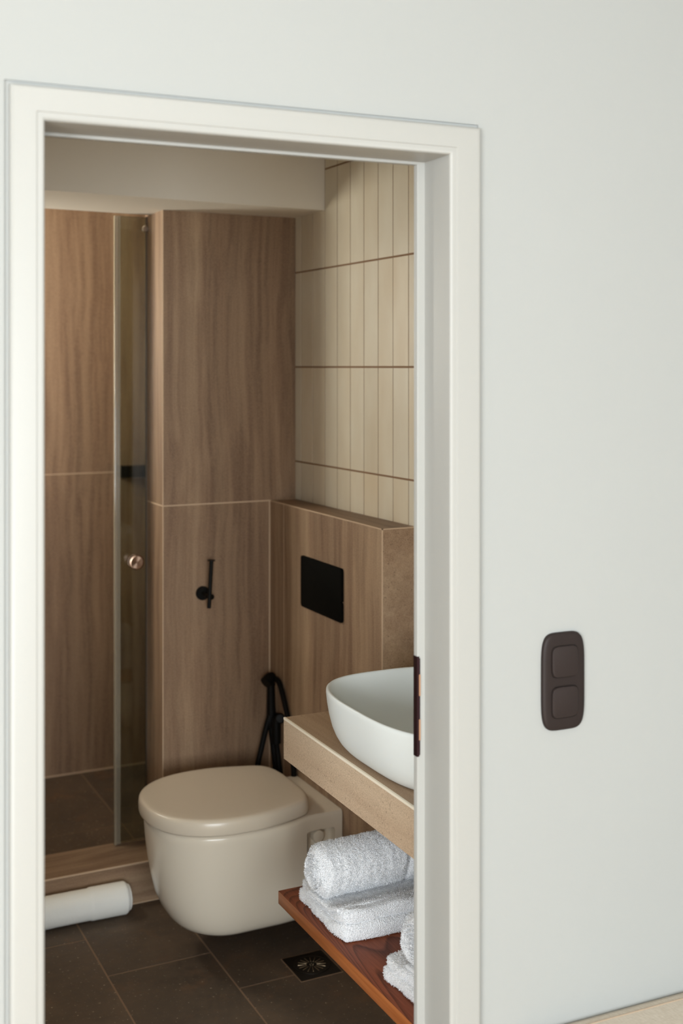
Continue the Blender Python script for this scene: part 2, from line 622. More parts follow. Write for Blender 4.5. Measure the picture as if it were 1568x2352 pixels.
mb = MB()
mb.box(0.10, 1.75, 4.718, 4.84, 0, 2.6, 0)
mb.box(0.10, 1.62, 4.7172, 4.72, 1.216, 1.220, 1)
mb.box(0.10, 1.62, 4.716, 4.72, 0.030, 0.036, 1)
structure(mb, 'wall_back', [M_slab, M_joint], 'brown streaked tiled back wall of the shower')
mb = MB()
mb.box(1.572, 1.60, 3.742, 4.72, 0, 2.6, 0)
structure(mb, 'wall_shower_side', M_slab)
mb = MB()                                # left wall with the small shower window opening
mb.box(-0.02, 0.10, 1.85, 3.97, 0, 2.6)
mb.box(-0.02, 0.10, 4.47, 4.84, 0, 2.6)
mb.box(-0.02, 0.10, 3.97, 4.47, 0, 1.60)
mb.box(-0.02, 0.10, 3.97, 4.47, 2.08, 2.6)
structure(mb, 'wall_left', M_bathwall)
mb = MB()                                # dropped beam over the shower entrance
pts = [(0.10, 3.269), (1.600, 3.3485), (1.600, 3.72), (0.10, 3.65)]
mb.loft([[(x, y, 2.125) for x, y in pts], [(x, y, 2.6) for x, y in pts]])
structure(mb, 'ceiling_beam', M_bathwall, 'dropped plastered beam above the shower entrance')
mb = MB()
mb.box(0.10, 1.62, 3.60, 4.72, 2.42, 2.6)
structure(mb, 'ceiling_shower', M_bathwall)

mb = MB()                                # floor: 60 x 29.5 slate planks in thirds
mb.box(0.0, 1.75, 1.72, 4.9, -0.12, -0.0008, 0)
strips = [(-0.05, 0.268, 3.00), (0.268, 0.563, 3.17), (0.563, 0.8585, 3.40), (0.8585, 1.1535, 3.1695), (1.1535, 1.4485, 2.9535), (1.4485, 1.75, 3.17)]
def ltr(x, y):
    return x
for k, (a, b, jy) in enumerate(strips):
    ys = [1.72]
    y = jy - 0.6 * 4
    while y < 1.72:
        y += 0.6
    while y < 3.58:
        ys.append(y)
        y += 0.6
    ys.append(3.58)
    ys = [ys[0]] + [v for v in ys[1:-1] if v > ys[0] + 0.03 and v < 3.57] + [ys[-1]]
    for c, d in zip(ys[:-1], ys[1:]):
        mb.bevel_box(a + 0.0024, b - 0.0024, c + 0.0024, d - 0.0024, -0.02, 0.0, 0.0006, 1, 1)
structure(mb, 'floor', [M_floor_grout, M_slate], 'dark brown slate tiled floor laid in staggered planks', smooth=True, angle=15)
mb = MB()
mb.box(0.1, 1.6, 3.70, 4.72, -0.003, 0.0292, 0)
for i, (a, b) in enumerate([(0.1, 0.57), (0.57, 1.17), (1.17, 1.59)]):
    for (c, d) in [(3.745, 4.12), (4.12, 4.718)]:
        mb.bevel_box(a + 0.0015, b - 0.0015, c + 0.0015, d - 0.0015, 0.01, 0.030, 0.001, 2, 1)
structure(mb, 'floor_shower', [M_floor_grout, M_slate], smooth=True, angle=15)
mb = MB()                                # tiled curb
mb.box(0.10, XP + 0.001, YP + 0.003, 3.745, 0, 0.1225, 0)
mb.box(0.10, XP, YP + 0.0028, 3.745, 0.1212, 0.1228, 2)
mb.box(0.10, XP, YP + 0.0022, YP + 0.0062, 0.1192, 0.1234, 1)
mb.box(0.10, XP, YP - 0.0015, YP + 0.004, 0.0, 0.003, 1)
structure(mb, 'trim_2', [M_slab_x, M_joint, M_slab_x], 'tiled curb along the shower entrance')

# ---------------------------------------------------------------- shower screen
YG = 3.726
scr = empty('shower_screen', (1.085, YG, 0.1234), 'narrow fixed glass shower panel with a round knob beside the tiled pier', 'shower screen')
mb = MB().bevel_box(1.046, XP - 0.003, YG - 0.004, YG + 0.004, 0.126, 2.120, 0.0008, 1)
mb.build('glass_panel', M_glass, scr)
mb = MB()
mb.bevel_box(1.0300, 1.0345, YG - 0.010, YG + 0.006, 0.125, 2.120, 0.0015, 2, 1)
mb.bevel_box(1.0350, 1.0415, YG - 0.009, YG + 0.007, 0.125, 2.120, 0.0015, 2, 0)
mb.bevel_box(1.0420, 1.0505, YG - 0.007, YG + 0.007, 0.125, 2.120, 0.0015, 2, 0)
mb.build('seal', [M_seal, M_clear], scr, label='translucent plastic seal down the free edge')
mb = MB().box(XP - 0.0035, XP - 0.0005, YG - 0.006, YG + 0.006, 0.1235, 2.122)
mb.build('wall_channel', plain('bronze_channel', rgb(82, 66, 50), 0.5), scr, smooth=False, label='thin bronze channel against the pier')
KX, KZ = 1.096, 1.020
mb = MB().lathe([(r * 1.12, h) for r, h in [(0.0, -0.002), (0.019, -0.002), (0.0205, 0.0), (0.0205, 0.004), (0.010, 0.006), (0.010, 0.010), (0.020, 0.012), (0.0215, 0.015), (0.0215, 0.026), (0.0200, 0.028), (0.0175, 0.0288), (0.0170, 0.0282), (0.0, 0.0282)]], (KX, YG - 0.004, KZ), (0, -1, 0), 48)
mb.build('knob', M_knob, scr, angle=25, label='round brushed metal knob')
mb = MB()
mb.lathe([(0.0, 0), (0.010, 0), (0.011, 0.002), (0.011, 0.010), (0.009, 0.012), (0.0, 0.012)], (XP - 0.0085, YG - 0.004, 2.082), (0, -1, 0), 24)
mb.box(XP - 0.010, XP - 0.0005, YG - 0.007, YG + 0.007, 2.072, 2.092)
mb.build('bracket', M_chrome, scr, label='small chrome bracket at the top')

# black corner shelf in the shower
sh = empty('shower_shelf', (1.44, 4.65, 1.204), 'black metal shelf on the shower wall seen through the glass panel', 'shelf')
mb = MB()
mb.box(1.305, 1.5715, 4.60, 4.7175, 1.204, 1.209)
mb.build('tray', M_black, sh, smooth=False)
mb = MB()
mb.box(1.305, 1.5715, 4.598, 4.602, 1.204, 1.252)
mb.box(1.303, 1.307, 4.598, 4.7175, 1.204, 1.252)
mb.build('rim', M_black, sh, smooth=False)

# ---------------------------------------------------------------- paper holder on the pier
ph = empty('toilet_paper_holder', (1.268, YP, 0.932), 'empty black toilet paper holder with an upright bar on the tiled pier', 'toilet paper holder')
mb = MB().lathe([(0, 0), (0.0215, 0), (0.0215, 0.009), (0.0205, 0.010), (0, 0.010)], (1.266, YP - 0.0005, 0.932), (0, -1, 0), 40)
mb.build('wall_rosette', M_black, ph)
mb = MB().tube([(1.266, YP - 0.008, 0.932), (1.266, YP - 0.040, 0.930), (1.270, YP - 0.050, 0.929), (1.280, YP - 0.052, 0.929)], 0.0065, 16)
mb.lathe([(0, -0.004), (0.0085, -0.003), (0.0085, 0.007), (0.007, 0.009), (0, 0.009)], (1.276, YP - 0.052, 0.928), (0.2, -1, 0), 24)
mb.build('arm', M_black, ph)
mb = MB().tube([(1.2685, YP - 0.056, 0.894), (1.2765, YP - 0.056, 1.041)], 0.0062, 20, smooth=False)
mb.lathe([(0, 0), (0.0120, 0), (0.0120, 0.0025), (0, 0.0035)], (1.2765, YP - 0.056, 1.040), (0.03, 0, 1), 28)
mb.build('bar', M_black, ph)

# ---------------------------------------------------------------- flush plate
def rrect(w, h, r, n=6):
    p = []
    for cx, cy, a in ((w / 2 - r, h / 2 - r, 0), (-w / 2 + r, h / 2 - r, 90), (-w / 2 + r, -h / 2 + r, 180), (w / 2 - r, -h / 2 + r, 270)):
        for i in range(n + 1):
            t = math.radians(a + 90 * i / n)
            p.append((cx + r * math.cos(t), cy + r * math.sin(t)))
    return p
fp = empty('flush_plate', (XH, 3.166, 0.994), 'matte black rectangular flush plate on the low wall above the toilet', 'flush plate')
out = []
for (y_, z_) in rrect(0.279, 0.153, 0.008):
    out.append((y_, z_))
# notch in the near edge: insert points on the side at y = -w/2
new = []
for i, p in enumerate(out):
    new.append(p)
    q = out[(i + 1) % len(out)]
    if abs(p[0] + 0.1395) < 1e-6 and abs(q[0] + 0.1395) < 1e-6 and p[1] > 0.03 > q[1]:
        new += [(-0.1395, -0.0165), (-0.134, -0.0175), (-0.134, -0.0205), (-0.1395, -0.0215)]
out = new
rings = []
for inset, x in ((0.0, XH - 0.0002), (0.0, XH - 0.0070), (0.0012, XH - 0.0082)):
    k = 1 - inset / 0.08
    rings.append([(x, 3.166 + a * k, 0.994 + b * k) for a, b in out])
mb = MB().loft(rings)
mb.build('plate', M_black_plate, fp)

# ---------------------------------------------------------------- bidet sprayer in the corner
bs = empty('bidet_sprayer', (1.48, YP, 0.526), 'black handheld bidet sprayer and hoses in the corner behind the toilet', 'bidet sprayer')
mb = MB()
mb.tube([(1.478, 3.505, 0.508), (1.476, 3.503, 0.58), (1.474, 3.500, 0.640)], [0.0160, 0.0140, 0.0125], 20)
mb.build('handle', M_black, bs)
mb = MB()
mb.tube([(1.484, 3.502, 0.664), (1.472, 3.498, 0.657), (1.452, 3.490, 0.644)], [0.011, 0.0185, 0.0195], 20)
mb.tube([(1.474, 3.500, 0.632), (1.473, 3.500, 0.652)], 0.0145, 20)
mb.build('spray_head', M_black, bs)
mb = MB()
mb.lathe([(0, 0), (0.022, 0), (0.022, 0.008), (0.012, 0.010), (0.012, 0.015), (0, 0.015)], (XH - 0.0005, 3.500, 0.520), (-1, 0, 0), 30)
mb.bevel_box(1.462, 1.494, 3.490, 3.515, 0.500, 0.540, 0.006, 2)
mb.build('wall_bracket', M_black, bs)
mb = MB()
mb.lathe([(0, 0), (0.0125, 0), (0.014, 0.003), (0.016, 0.022), (0.012, 0.028), (0, 0.029)], (1.4920, 3.470, 0.535), (-0.4, -1, 0.2), 26)
mb.tube([(1.482, 3.475, 0.536), (1.482, 3.475, 0.455)], 0.0145, 18)
mb.build('valve', M_black, bs)
mb = MB()
mb.tube([(1.470, 3.502, 0.535), (1.458, 3.500, 0.50), (1.444, 3.498, 0.45), (1.425, 3.492, 0.385), (1.415, 3.49, 0.30)], 0.0088, 14)
mb.build('hose', M_hose, bs)
mb = MB()
mb.tube([(1.476, 3.502, 0.644), (1.483, 3.490, 0.654), (1.486, 3.462, 0.648), (1.486, 3.425, 0.605), (1.486, 3.375, 0.520), (1.486, 3.355, 0.45), (1.486, 3.35, 0.36), (1.486, 3.38, 0.25)], 0.0085, 14)
mb.build('hose', M_hose, bs)
mb = MB()
mb.tube([(1.476, 3.505, 0.51), (1.482, 3.50, 0.44), (1.487, 3.49, 0.36), (1.487, 3.49, 0.25)], 0.0098, 14)
mb.build('hose', M_hose, bs)
mb = MB()
mb.tube([(1.494, 3.512, 0.48), (1.4885, 3.475, 0.41), (1.487, 3.455, 0.34), (1.487, 3.455, 0.25)], 0.0085, 14)
mb.build('hose', M_hose, bs)

# ---------------------------------------------------------------- toilet
TY = 3.195
toilet = empty('wall_hung_toilet', (1.25, TY, 0.08), 'beige wall-hung toilet with closed lid on the low tiled wall', 'toilet')
def sstep(t):
    t = max(0, min(1, t))
    return t * t * (3 - 2 * t)
def plan(xf, xm, xb, w, wb, n=2.3, na=22, ns=14):
    """half outline from the wall round the front and back again"""
    side = []
    for i in range(ns):
        x = xb + (xm - xb) * i / ns
        t = sstep((xb - 0.075 - x) / 0.12) if wb < w else 1
        side.append((x, -(wb + (w - wb) * t)))
    front = []
    for i in range(na * 2 + 1):
        a = -PI / 2 - PI * i / (na * 2)
        c, s = math.cos(a), math.sin(a)
        front.append((xm + (xm - xf) * math.copysign(abs(c) ** (2 / n), c), w * math.copysign(abs(s) ** (2 / n), s)))
    return side + front + [(x, -y) for x, y in reversed(side)]
XB = XH - 0.0012
levels = [  # z, front x, half width, back half width
    (0.0870, 1.140, 0.090, 0.090), (0.0872, 1.106, 0.118, 0.112), (0.0920, 1.076, 0.137, 0.128), (0.102, 1.055, 0.149, 0.138), (0.117, 1.040, 0.157, 0.144),
    (0.142, 1.024, 0.166, 0.150), (0.180, 1.007, 0.174, 0.155), (0.225, 0.997, 0.181, 0.158), (0.275, 0.988, 0.188, 0.160), (0.325, 0.982, 0.193, 0.161),
    (0.365, 0.979, 0.196, 0.162), (0.378, 0.979, 0.197, 0.162), (0.385, 0.982, 0.194, 0.161), (0.3892, 0.990, 0.187, 0.157), (0.3900, 1.004, 0.18, 0.150)]
mb = MB()
rings = []
for z, xf, w, wb in levels:
    rings.append([(x, TY + y_, z) for x, y_ in plan(xf, 1.20, XB, w, wb)])
mb.loft(rings)
bowl = mb.build('bowl', M_toilet, toilet, angle=50)
# side pockets with the wall fixings, cut 3 cm into each flank
for sgn, cx0, cx1, dep, rr in ((-1, 1.385, 1.474, 0.128, 0.011), (1, 1.385, 1.474, 0.128, 0.011), (-1, 1.384, 1.405, 0.070, 0.006), (1, 1.384, 1.405, 0.070, 0.006)):
    ya, yb = sorted((TY + sgn * dep, TY + sgn * 0.24))
    c = MB().bevel_box(cx0, cx1, ya, yb, 0.11, 0.346, rr, 4).build('cutter', M_toilet)
    md = bowl.modifiers.new('pocket', 'BOOLEAN')
    md.operation = 'DIFFERENCE'
    md.object = c
    md.solver = 'EXACT'
    bpy.context.view_layer.update()
    dg = bpy.context.evaluated_depsgraph_get()
    me = bpy.data.meshes.new_from_object(bowl.evaluated_get(dg))
    bowl.modifiers.clear()
    bowl.data = me
    bpy.data.objects.remove(c, do_unlink=True)
bm = bmesh.new()
bm.from_mesh(bowl.data)
for f in bm.faces:
    f.smooth = True
for e in bm.edges:
    e.smooth = not (len(e.link_faces) == 2 and e.calc_face_angle(0) > math.radians(38))
bm.to_mesh(bowl.data)
bm.free()

def lid_plan(xf, xb, w, n1=2.3, n2=6.0, xm=1.19, na=30):
    p = []
    for i in range(na * 4):
        a = 2 * PI * i / (na * 4)
        c, s = math.cos(a), math.sin(a)
        n = n1 if c < 0 else n2
        rx = (xm - xf) if c < 0 else (xb - xm)
        t = sstep((c + 0.15) / 1.0)
        nn = n1 + (n2 - n1) * t
        x = xm + rx * math.copysign(abs(c) ** (2 / nn), c)
        yv = w * math.copysign(abs(s) ** (2 / nn), s)
        if x > 1.24:
            yv *= 1 - 0.12 * sstep((x - 1.24) / 0.16)
        if c > 0:
            x -= 0.022 * (yv / w) ** 2
        p.append((x, yv))
    return p
mb = MB()
rings = []
for dz, ins in ((0.3940, 0.020), (0.3940, 0.004), (0.3950, 0.0020), (0.4000, 0.0005), (0.4150, 0.0), (0.4280, 0.0010), (0.4325, 0.0030), (0.4355, 0.0065), (0.4372, 0.011), (0.4380, 0.018), (0.4388, 0.04), (0.4396, 0.08), (0.4402, 0.12), (0.4404, 0.17)):
    k = 1 - ins / 0.207
    rings.append([(1.185 + (x - 1.185) * k, TY + y_ * k, dz) for x, y_ in lid_plan(0.965, 1.418, 0.2140)])
mb.loft(rings)
mb.build('lid', M_lid, toilet, angle=60)
mb = MB()
rings = []
for z in (0.390, 0.3945):
    rings.append([(1.185 + (x - 1.185) * 0.925, TY + y_ * 0.915, z) for x, y_ in lid_plan(0.968, 1.392, 0.2125)])
mb.loft(rings)
mb.build('seat', M_toilet, toilet)
for sgn in (-1, 1):
    mb = MB()
    mb.lathe([(0, -0.002), (0.0175, -0.002), (0.0175, 0.018), (0.0160, 0.022), (0.010, 0.024), (0, 0.0245)], (1.428, TY + sgn * 0.128, 0.322), (0, sgn, 0), 32)
    mb.tube([(1.434, TY + sgn * 0.130, 0.310), (1.438, TY + sgn * 0.132, 0.27), (1.440, TY + sgn * 0.130, 0.18)], [0.013, 0.012, 0.010], 18)
    mb.build('fixing_cap', M_toilet, toilet)

# ---------------------------------------------------------------- vanity counter
def cf(x, y, z):                          # the counter edge runs a degree off square
    return (x + 0.018 * (y - 2.64), y, z)
counter = empty('vanity_counter', (1.37, 2.3, 0.70), 'thick sandy stone-look vanity counter below the white basin', 'counter')
mb = MB()
mb.bevel_box(1.144, 1.5995, 1.90, 2.637, 0.701, 0.7985, 0.0006, 1, 0, cf)
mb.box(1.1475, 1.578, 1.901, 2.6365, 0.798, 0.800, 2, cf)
mb.box(1.1436, 1.1484, 1.90, 2.6372, 0.7950, 0.8003, 1, cf)
mb.build('slab', [M_sand, M_joint_light, M_sand_top], counter, smooth=False)

# ---------------------------------------------------------------- basin
basin = empty('vessel_basin', (1.33, 2.2, 0.80), 'white oval-cornered vessel basin standing on the stone-look counter', 'basin')
def se(cx, cy, rx, ry, n, z, N_=96):
    p = []
    for i in range(N_):
        a = 2 * PI * i / N_
        c, s = math.cos(a), math.sin(a)
        p.append((cx + rx * math.copysign(abs(c) ** (2 / n), c), cy + ry * math.copysign(abs(s) ** (2 / n), s), z))
    return p
BX, BY, RX, RY = 1.320, 2.210, 0.204, 0.270
outer = [(0.8005, 0.075, 2.9), (0.8005, 0.052, 3.0), (0.8025, 0.044, 3.0), (0.808, 0.036, 3.0), (0.818, 0.027, 3.0), (0.832, 0.019, 3.0), (0.850, 0.012, 3.0), (0.875, 0.006, 3.0), (0.900, 0.002, 3.0), (0.920, 0.0, 3.0), (0.9275, 0.0005, 3.0), (0.9298, 0.003, 3.0)]
inner = [(0.9298, 0.006, 3.0), (0.9275, 0.0085, 3.0), (0.915, 0.011, 3.0), (0.890, 0.015, 3.0), (0.860, 0.022, 3.0), (0.838, 0.034, 2.9), (0.824, 0.052, 2.8), (0.816, 0.078, 2.7), (0.812, 0.110, 2.6), (0.810, 0.150, 2.4), (0.8095, 0.185, 2.2)]
mb = MB()
mb.loft([se(BX, BY, RX - i, RY - i, n, z) for z, i, n in outer + inner])
mb.build('bowl', M_basin, basin, angle=60)
mb = MB().lathe([(0, 0), (0.026, 0), (0.028, 0.002), (0.026, 0.004), (0, 0.0045)], (BX, BY, 0.8096), (0, 0, 1), 32)
mb.build('drain_cover', M_basin, basin)

# ---------------------------------------------------------------- wooden shelf
shelf = empty('wooden_shelf', (1.37, 2.3, 0.349), 'reddish brown wooden shelf below the counter carrying white towels', 'shelf')
mb = MB()
mb.bevel_box(1.136, 1.6, 1.90, 2.652, 0.349, 0.380, 0.0012, 2, 0)
o = mb.build('board', [M_walnut, M_walnut_edge], shelf, angle=30)
for p in o.data.polygons:
    if abs(p.normal.z) < 0.5:
        p.material_index = 1

# ---------------------------------------------------------------- towels
def fbm(p, f, seed=0.0):
    return noise.noise(Vector((p.x * f + seed, p.y * f + seed * 0.7, p.z * f))) + 0.5 * noise.noise(Vector((p.x * f * 2.1 + seed, p.y * f * 2.1, p.z * f * 2.1)))
def fuzz(p, amp=0.0012, f=120, seed=0.0):
    n = noise.noise_vector(Vector((p.x * f + seed, p.y * f, p.z * f)))
    n2 = noise.noise_vector(Vector((p.x * f * 2.7 + seed, p.y * f * 2.7, p.z * f * 2.7)))
    return p + n * amp + n2 * amp * 0.6

def terry_loops(mb, f0, count, seed):
    '''thousands of short cotton loops standing out of the towel's surface'''
    rnd = random.Random(seed)
    polys = mb.f[f0:]
    cen = Vector((0, 0, 0))
    for _ in range(count):
        f = polys[int(rnd.random() * len(polys))]
        p = [Vector(mb.v[i]) for i in f]
        if len(p) < 4:
            continue
        a, b = rnd.random(), rnd.random()
        q = p[0] * (1 - a) * (1 - b) + p[1] * a * (1 - b) + p[2] * a * b + p[3] * (1 - a) * b
        nrm = (p[2] - p[0]).cross(p[3] - p[1])
        if nrm.length < 1e-10:
            continue
        nrm.normalize()
        yield q, nrm, rnd

def add_loops(mb, f0, centre_fn, count, length, seed, floor_z=None):
    vs, fs = [], []
    for q, nrm, rnd in terry_loops(mb, f0, count, seed):
        c = centre_fn(q)
        if nrm.dot(q - c) < 0:
            nrm = -nrm
        if floor_z is not None and q.z < floor_z:
            continue
        t = nrm.orthogonal().normalized()
        t.rotate(Matrix.Rotation(rnd.random() * 6.283, 3, nrm))
        w = 0.00042
        l = length * (0.5 + rnd.random() * 0.8)
        lean = (Vector((rnd.random() - 0.5, rnd.random() - 0.5, rnd.random() - 0.5)) * 1.3)
        m = q + (nrm + lean * 0.5) * l * 0.55
        e = q + (nrm + lean).normalized() * l
        k = len(vs)
        vs += [q - t * w, q + t * w, m + t * w, m - t * w, e]
        fs += [(k, k + 1, k + 2, k + 3), (k + 3, k + 2, k + 4)]
    mb.add(vs, fs)

def folded_towel(label, group):
    """lies on z = 0, near corner folds; long side along x, layers visible on the -x side"""
    t = empty('folded_towel', (0, 0, 0), label, 'towel', group)
    mb = MB()
    def layer(z0, h, lx, ly, cx, cy, seed, sag=0.0):
        def wf(p):
            u = p.x / lx
            v = p.y / ly
            q = p.copy()
            q.x += 0.006 * noise.noise(Vector((v * 4, p.z * 30, seed)))
            q.y += 0.005 * noise.noise(Vector((u * 4, p.z * 30, seed + 5)))
            c8 = (2 * u * 2 * v) ** 6
            q.x *= 1 - 0.045 * c8
            q.y *= 1 - 0.060 * c8
            q.z = (q.z + z0) * (1 + 0.10 * fbm(Vector((p.x, p.y, 0)), 9, seed) * (0.4 + q.z * 20)) * (1 + 0.42 * sstep((-v - 0.22) / 0.2))
            q.x += cx
            q.y += cy
            return fuzz(q, 0.0010, 150, seed)
        vs, fs = rounded_grid(lx, ly, h, h * 0.42, 0.0042, wf)
        mb.add(vs, fs)
    layer(0.000, 0.028, 0.350, 0.262, 0.0, 0.0, 1.3)
    layer(0.0235, 0.024, 0.344, 0.256, 0.003, 0.003, 4.9)
    add_loops(mb, 0, lambda q: Vector((max(-0.155, min(0.155, q.x)), max(-0.115, min(0.115, q.y)), 0.012 if q.z < 0.026 else 0.036)), 42000, 0.0030, 11, 0.004)
    mb.build('towel_body', M_terry, t, angle=80)
    return t

def rolled_towel(label, group):
    """a roll lying along x, its loose end running out in front on the folded towel"""
    t = empty('rolled_towel', (0, 0, 0), label, 'towel', group)
    mb = MB()
    L, R = 0.300, 0.059
    nt, nl = 150, 84
    rings = []
    for i in range(nl + 1):
        u = i / nl
        x = (u - 0.5) * L
        e = min(u, 1 - u) * L
        r = R * (1 - 0.26 * max(0, 1 - e / 0.020) ** 2.2)
        r *= 1 - 0.13 * math.exp(-((x - 0.068) / 0.006) ** 2)
        ring = []
        for j in range(nt):
            a = 2 * PI * j / nt
            fold = 1 + 0.030 * noise.noise(Vector((math.cos(a) * 2.0, math.sin(a) * 2.0, u * 7))) + 0.034 * noise.noise(Vector((math.cos(a) * 2 + 5, math.sin(a) * 2, u * 24)))
            rr = r * fold
            p = Vector((x + 0.004 * math.sin(a * 3), rr * math.cos(a) * 1.04, 0.007 + R * 0.97 + rr * math.sin(a) * 0.97))
            ring.append(fuzz(p, 0.0012, 150, 2.0))
        rings.append(ring)
    # spiral gathered ends
    def end_rings(sgn, base):
        out = []
        c = Vector((sgn * L / 2, 0, 0.007 + R * 0.97))
        for k in range(1, 15):
            s = 1 - k / 15
            ring = []
            for j, b in enumerate(base):
                a = 2 * PI * j / nt
                ph = s * 5.2 + a / (2 * PI)
                dep = 0.010 * (1 - s) ** 0.8 * sgn * 0.6 + sgn * 0.0042 * math.sin(ph * 2 * PI)
                p = c + (b - c) * s
                p.x = c.x + dep + 0.002 * noise.noise(p * 60)
                ring.append(fuzz(p, 0.0012, 150, 3.0))
            out.append(ring)
        return out
    e0 = end_rings(-1, rings[0])
    e1 = end_rings(1, rings[-1])
    allr = list(reversed(e0)) + rings + e1
    mb.loft(allr)
    add_loops(mb, 0, lambda q: Vector((max(-L / 2 + 0.02, min(L / 2 - 0.02, q.x)), 0, R * 0.97)), 42000, 0.0032, 12)
    mb.build('roll', M_terry, t, angle=80)
    mb = MB()
    def wf(p):
        q = p.copy()
        q.x += 0.012 + 0.004 * noise.noise(Vector((p.y * 20, 1, 1)))
        q.y += -0.036 + 0.004 * noise.noise(Vector((p.x * 12, 3, 1)))
        q.z = q.z * (1 + 0.2 * noise.noise(Vector((p.x * 14, p.y * 14, 2)))) + 0.013 * sstep((-q.y - 0.055) / 0.05)
        return fuzz(q, 0.0008, 150, 7)
    vs, fs = rounded_grid(0.320, 0.150, 0.009, 0.0043, 0.0036, wf)
    mb.add(vs, fs)
    add_loops(mb, 0, lambda q: Vector((max(-0.12, min(0.14, q.x)), max(-0.10, min(0.02, q.y)), 0.002 + 0.013 * sstep((-q.y - 0.055) / 0.05))), 12000, 0.0024, 13)
    mb.build('loose_end', M_terry, t, angle=80)
    mb = MB()
    pts = []
    for i in range(40):
        x = -0.130 + 0.295 * i / 39
        pts.append((x, -0.1105 + 0.004 * noise.noise(Vector((x * 12, 3, 1))), 0.0155))
    mb.tube(pts, 0.0020, 8, smooth=False)
    mb.build('hem', M_hem, t)
    return t

def copy_tree(o, parent=None):
    c = o.copy()
    col.objects.link(c)
    if parent:
        c.parent = parent
    for ch in list(o.children):
        copy_tree(ch, c)
    return c

ft = folded_towel('folded white bath towel at the far end of the wooden shelf, under a rolled towel', 'folded towels on the wooden shelf')
rt = rolled_towel('rolled white towel on the folded towel at the far end of the shelf', 'rolled towels on the folded towels')
ft2 = copy_tree(ft)
rt2 = copy_tree(rt)
ft.location = (1.330, 2.458, 0.3812)
ft.rotation_euler.z = math.radians(-1.0)
rt.location = (1.296, 2.472, 0.3812 + 0.0475)
rt.rotation_euler.z = math.radians(1.5)
ft2.location = (1.345, 2.062, 0.3812)
ft2.rotation_euler.z = math.radians(5.0)
rt2.location = (1.330, 2.082, 0.3812 + 0.0475)
rt2.rotation_euler.z = math.radians(5.0)
ft2['label'] = 'folded white bath towel at the near end of the shelf, cut by the door frame'
rt2['label'] = 'rolled white towel half hidden by the door frame on the nearer towel stack'

# bath mat roll on the floor by the curb
mat_ = empty('rolled_bath_mat', (0.75, 3.515, 0.0), 'rolled white bath mat lying on the floor against the shower curb', 'bath mat')
mb = MB()
rings = []
nt = 72
XR0, XR1 = 0.52, 1.012
nl = 110
for i in range(nl + 1):
    u = i / nl
    x = XR0 + (XR1 - XR0) * u
    e = min(x - XR0, XR1 - x)
    r = 0.0465 * (1 - 0.16 * max(0, 1 - e / 0.010) ** 2)
    # a step where the mat border starts
    r *= 1.0 + (0.045 if x > 0.905 + 0.006 * math.sin(x * 40) else 0.0)
    if 0.929 < x < 0.931:
        r *= 0.985
    ring = []
    for j in range(nt):
        a = 2 * PI * j / nt
        rr = r * (1 + 0.02 * noise.noise(Vector((math.cos(a) * 2, math.sin(a) * 2, x * 6))))
        p = Vector((x, 3.5135 + rr * math.cos(a) + 0.004 * math.sin(x * 9), 0.0465 + rr * 0.96 * math.sin(a)))
        p.z = max(p.z, 0.0012)
        ring.append(fuzz(p, 0.0005, 200, 1))
    rings.append(ring)
mb.loft(rings, cap0=True, cap1=False)
mb.build('mat_body', M_mat, mat_, angle=60)
mb = MB()
last = rings[-1]
c = Vector((XR1, 3.5135, 0.0465))
er = []
for k in range(1, 13):
    s = 1 - k / 13
    er.append([Vector((XR1 + (0.004 if k % 2 else -0.002) * (1 if k > 1 else 1.5), c.y + (b.y - c.y) * s, c.z + (b.z - c.z) * s)) for b in last])
mb.loft([last] + er, cap0=False)
mb.build('rolled_end', M_mat, mat_, angle=60)

# ---------------------------------------------------------------- floor drain
dr = empty('floor_drain', (1.3755, 2.979, 0.0), 'square dark metal floor drain with radiating slots by the wooden shelf', 'drain')
x0, x1, y0, y1 = 1.3155, 1.4355, 2.9125, 3.0455
cx, cy = (x0 + x1) / 2, (y0 + y1) / 2
mb = MB()
mb.box(x0 - 0.003, x1 + 0.003, y0 - 0.003, y1 + 0.003, -0.001, 0.0008, 1)
mb.bevel_box(x0, x1, y0, y1, -0.001, 0.0016, 0.0005, 1, 0)
mb.build('frame', [M_drain, M_floor_grout], dr)
mb = MB()
mb.lathe([(0, 0), (0.0505, 0), (0.0505, 0.0024), (0.0490, 0.0028), (0.0475, 0.0024), (0.0470, 0.0020), (0, 0.0020)], (cx, cy, 0.001), (0, 0, 1), 60)
for k in range(16):
    a = 2 * PI * k / 16 + 0.1
    ca, sa = math.cos(a), math.sin(a)
    r0, r1, w = 0.014, 0.039, 0.0011
    def rf(x, y, z):
        return (cx + x * ca - y * sa, cy + x * sa + y * ca, z)
    mb.bevel_box(r0, r1, -w, w, 0.0025, 0.0046, 0.0008, 2, 1, rf)
for k in range(5):
    a = 2 * PI * k / 5
    mb.lathe([(0, 0), (0.0014, 0), (0.0012, 0.0012), (0, 0.0013)], (cx + 0.005 * math.cos(a), cy + 0.005 * math.sin(a), 0.0030), (0, 0, 1), 8, 1)
mb.build('grate', [M_drain, plain('worn_drain_ribs', rgb(150, 130, 104), 0.35, 0.8)], dr)

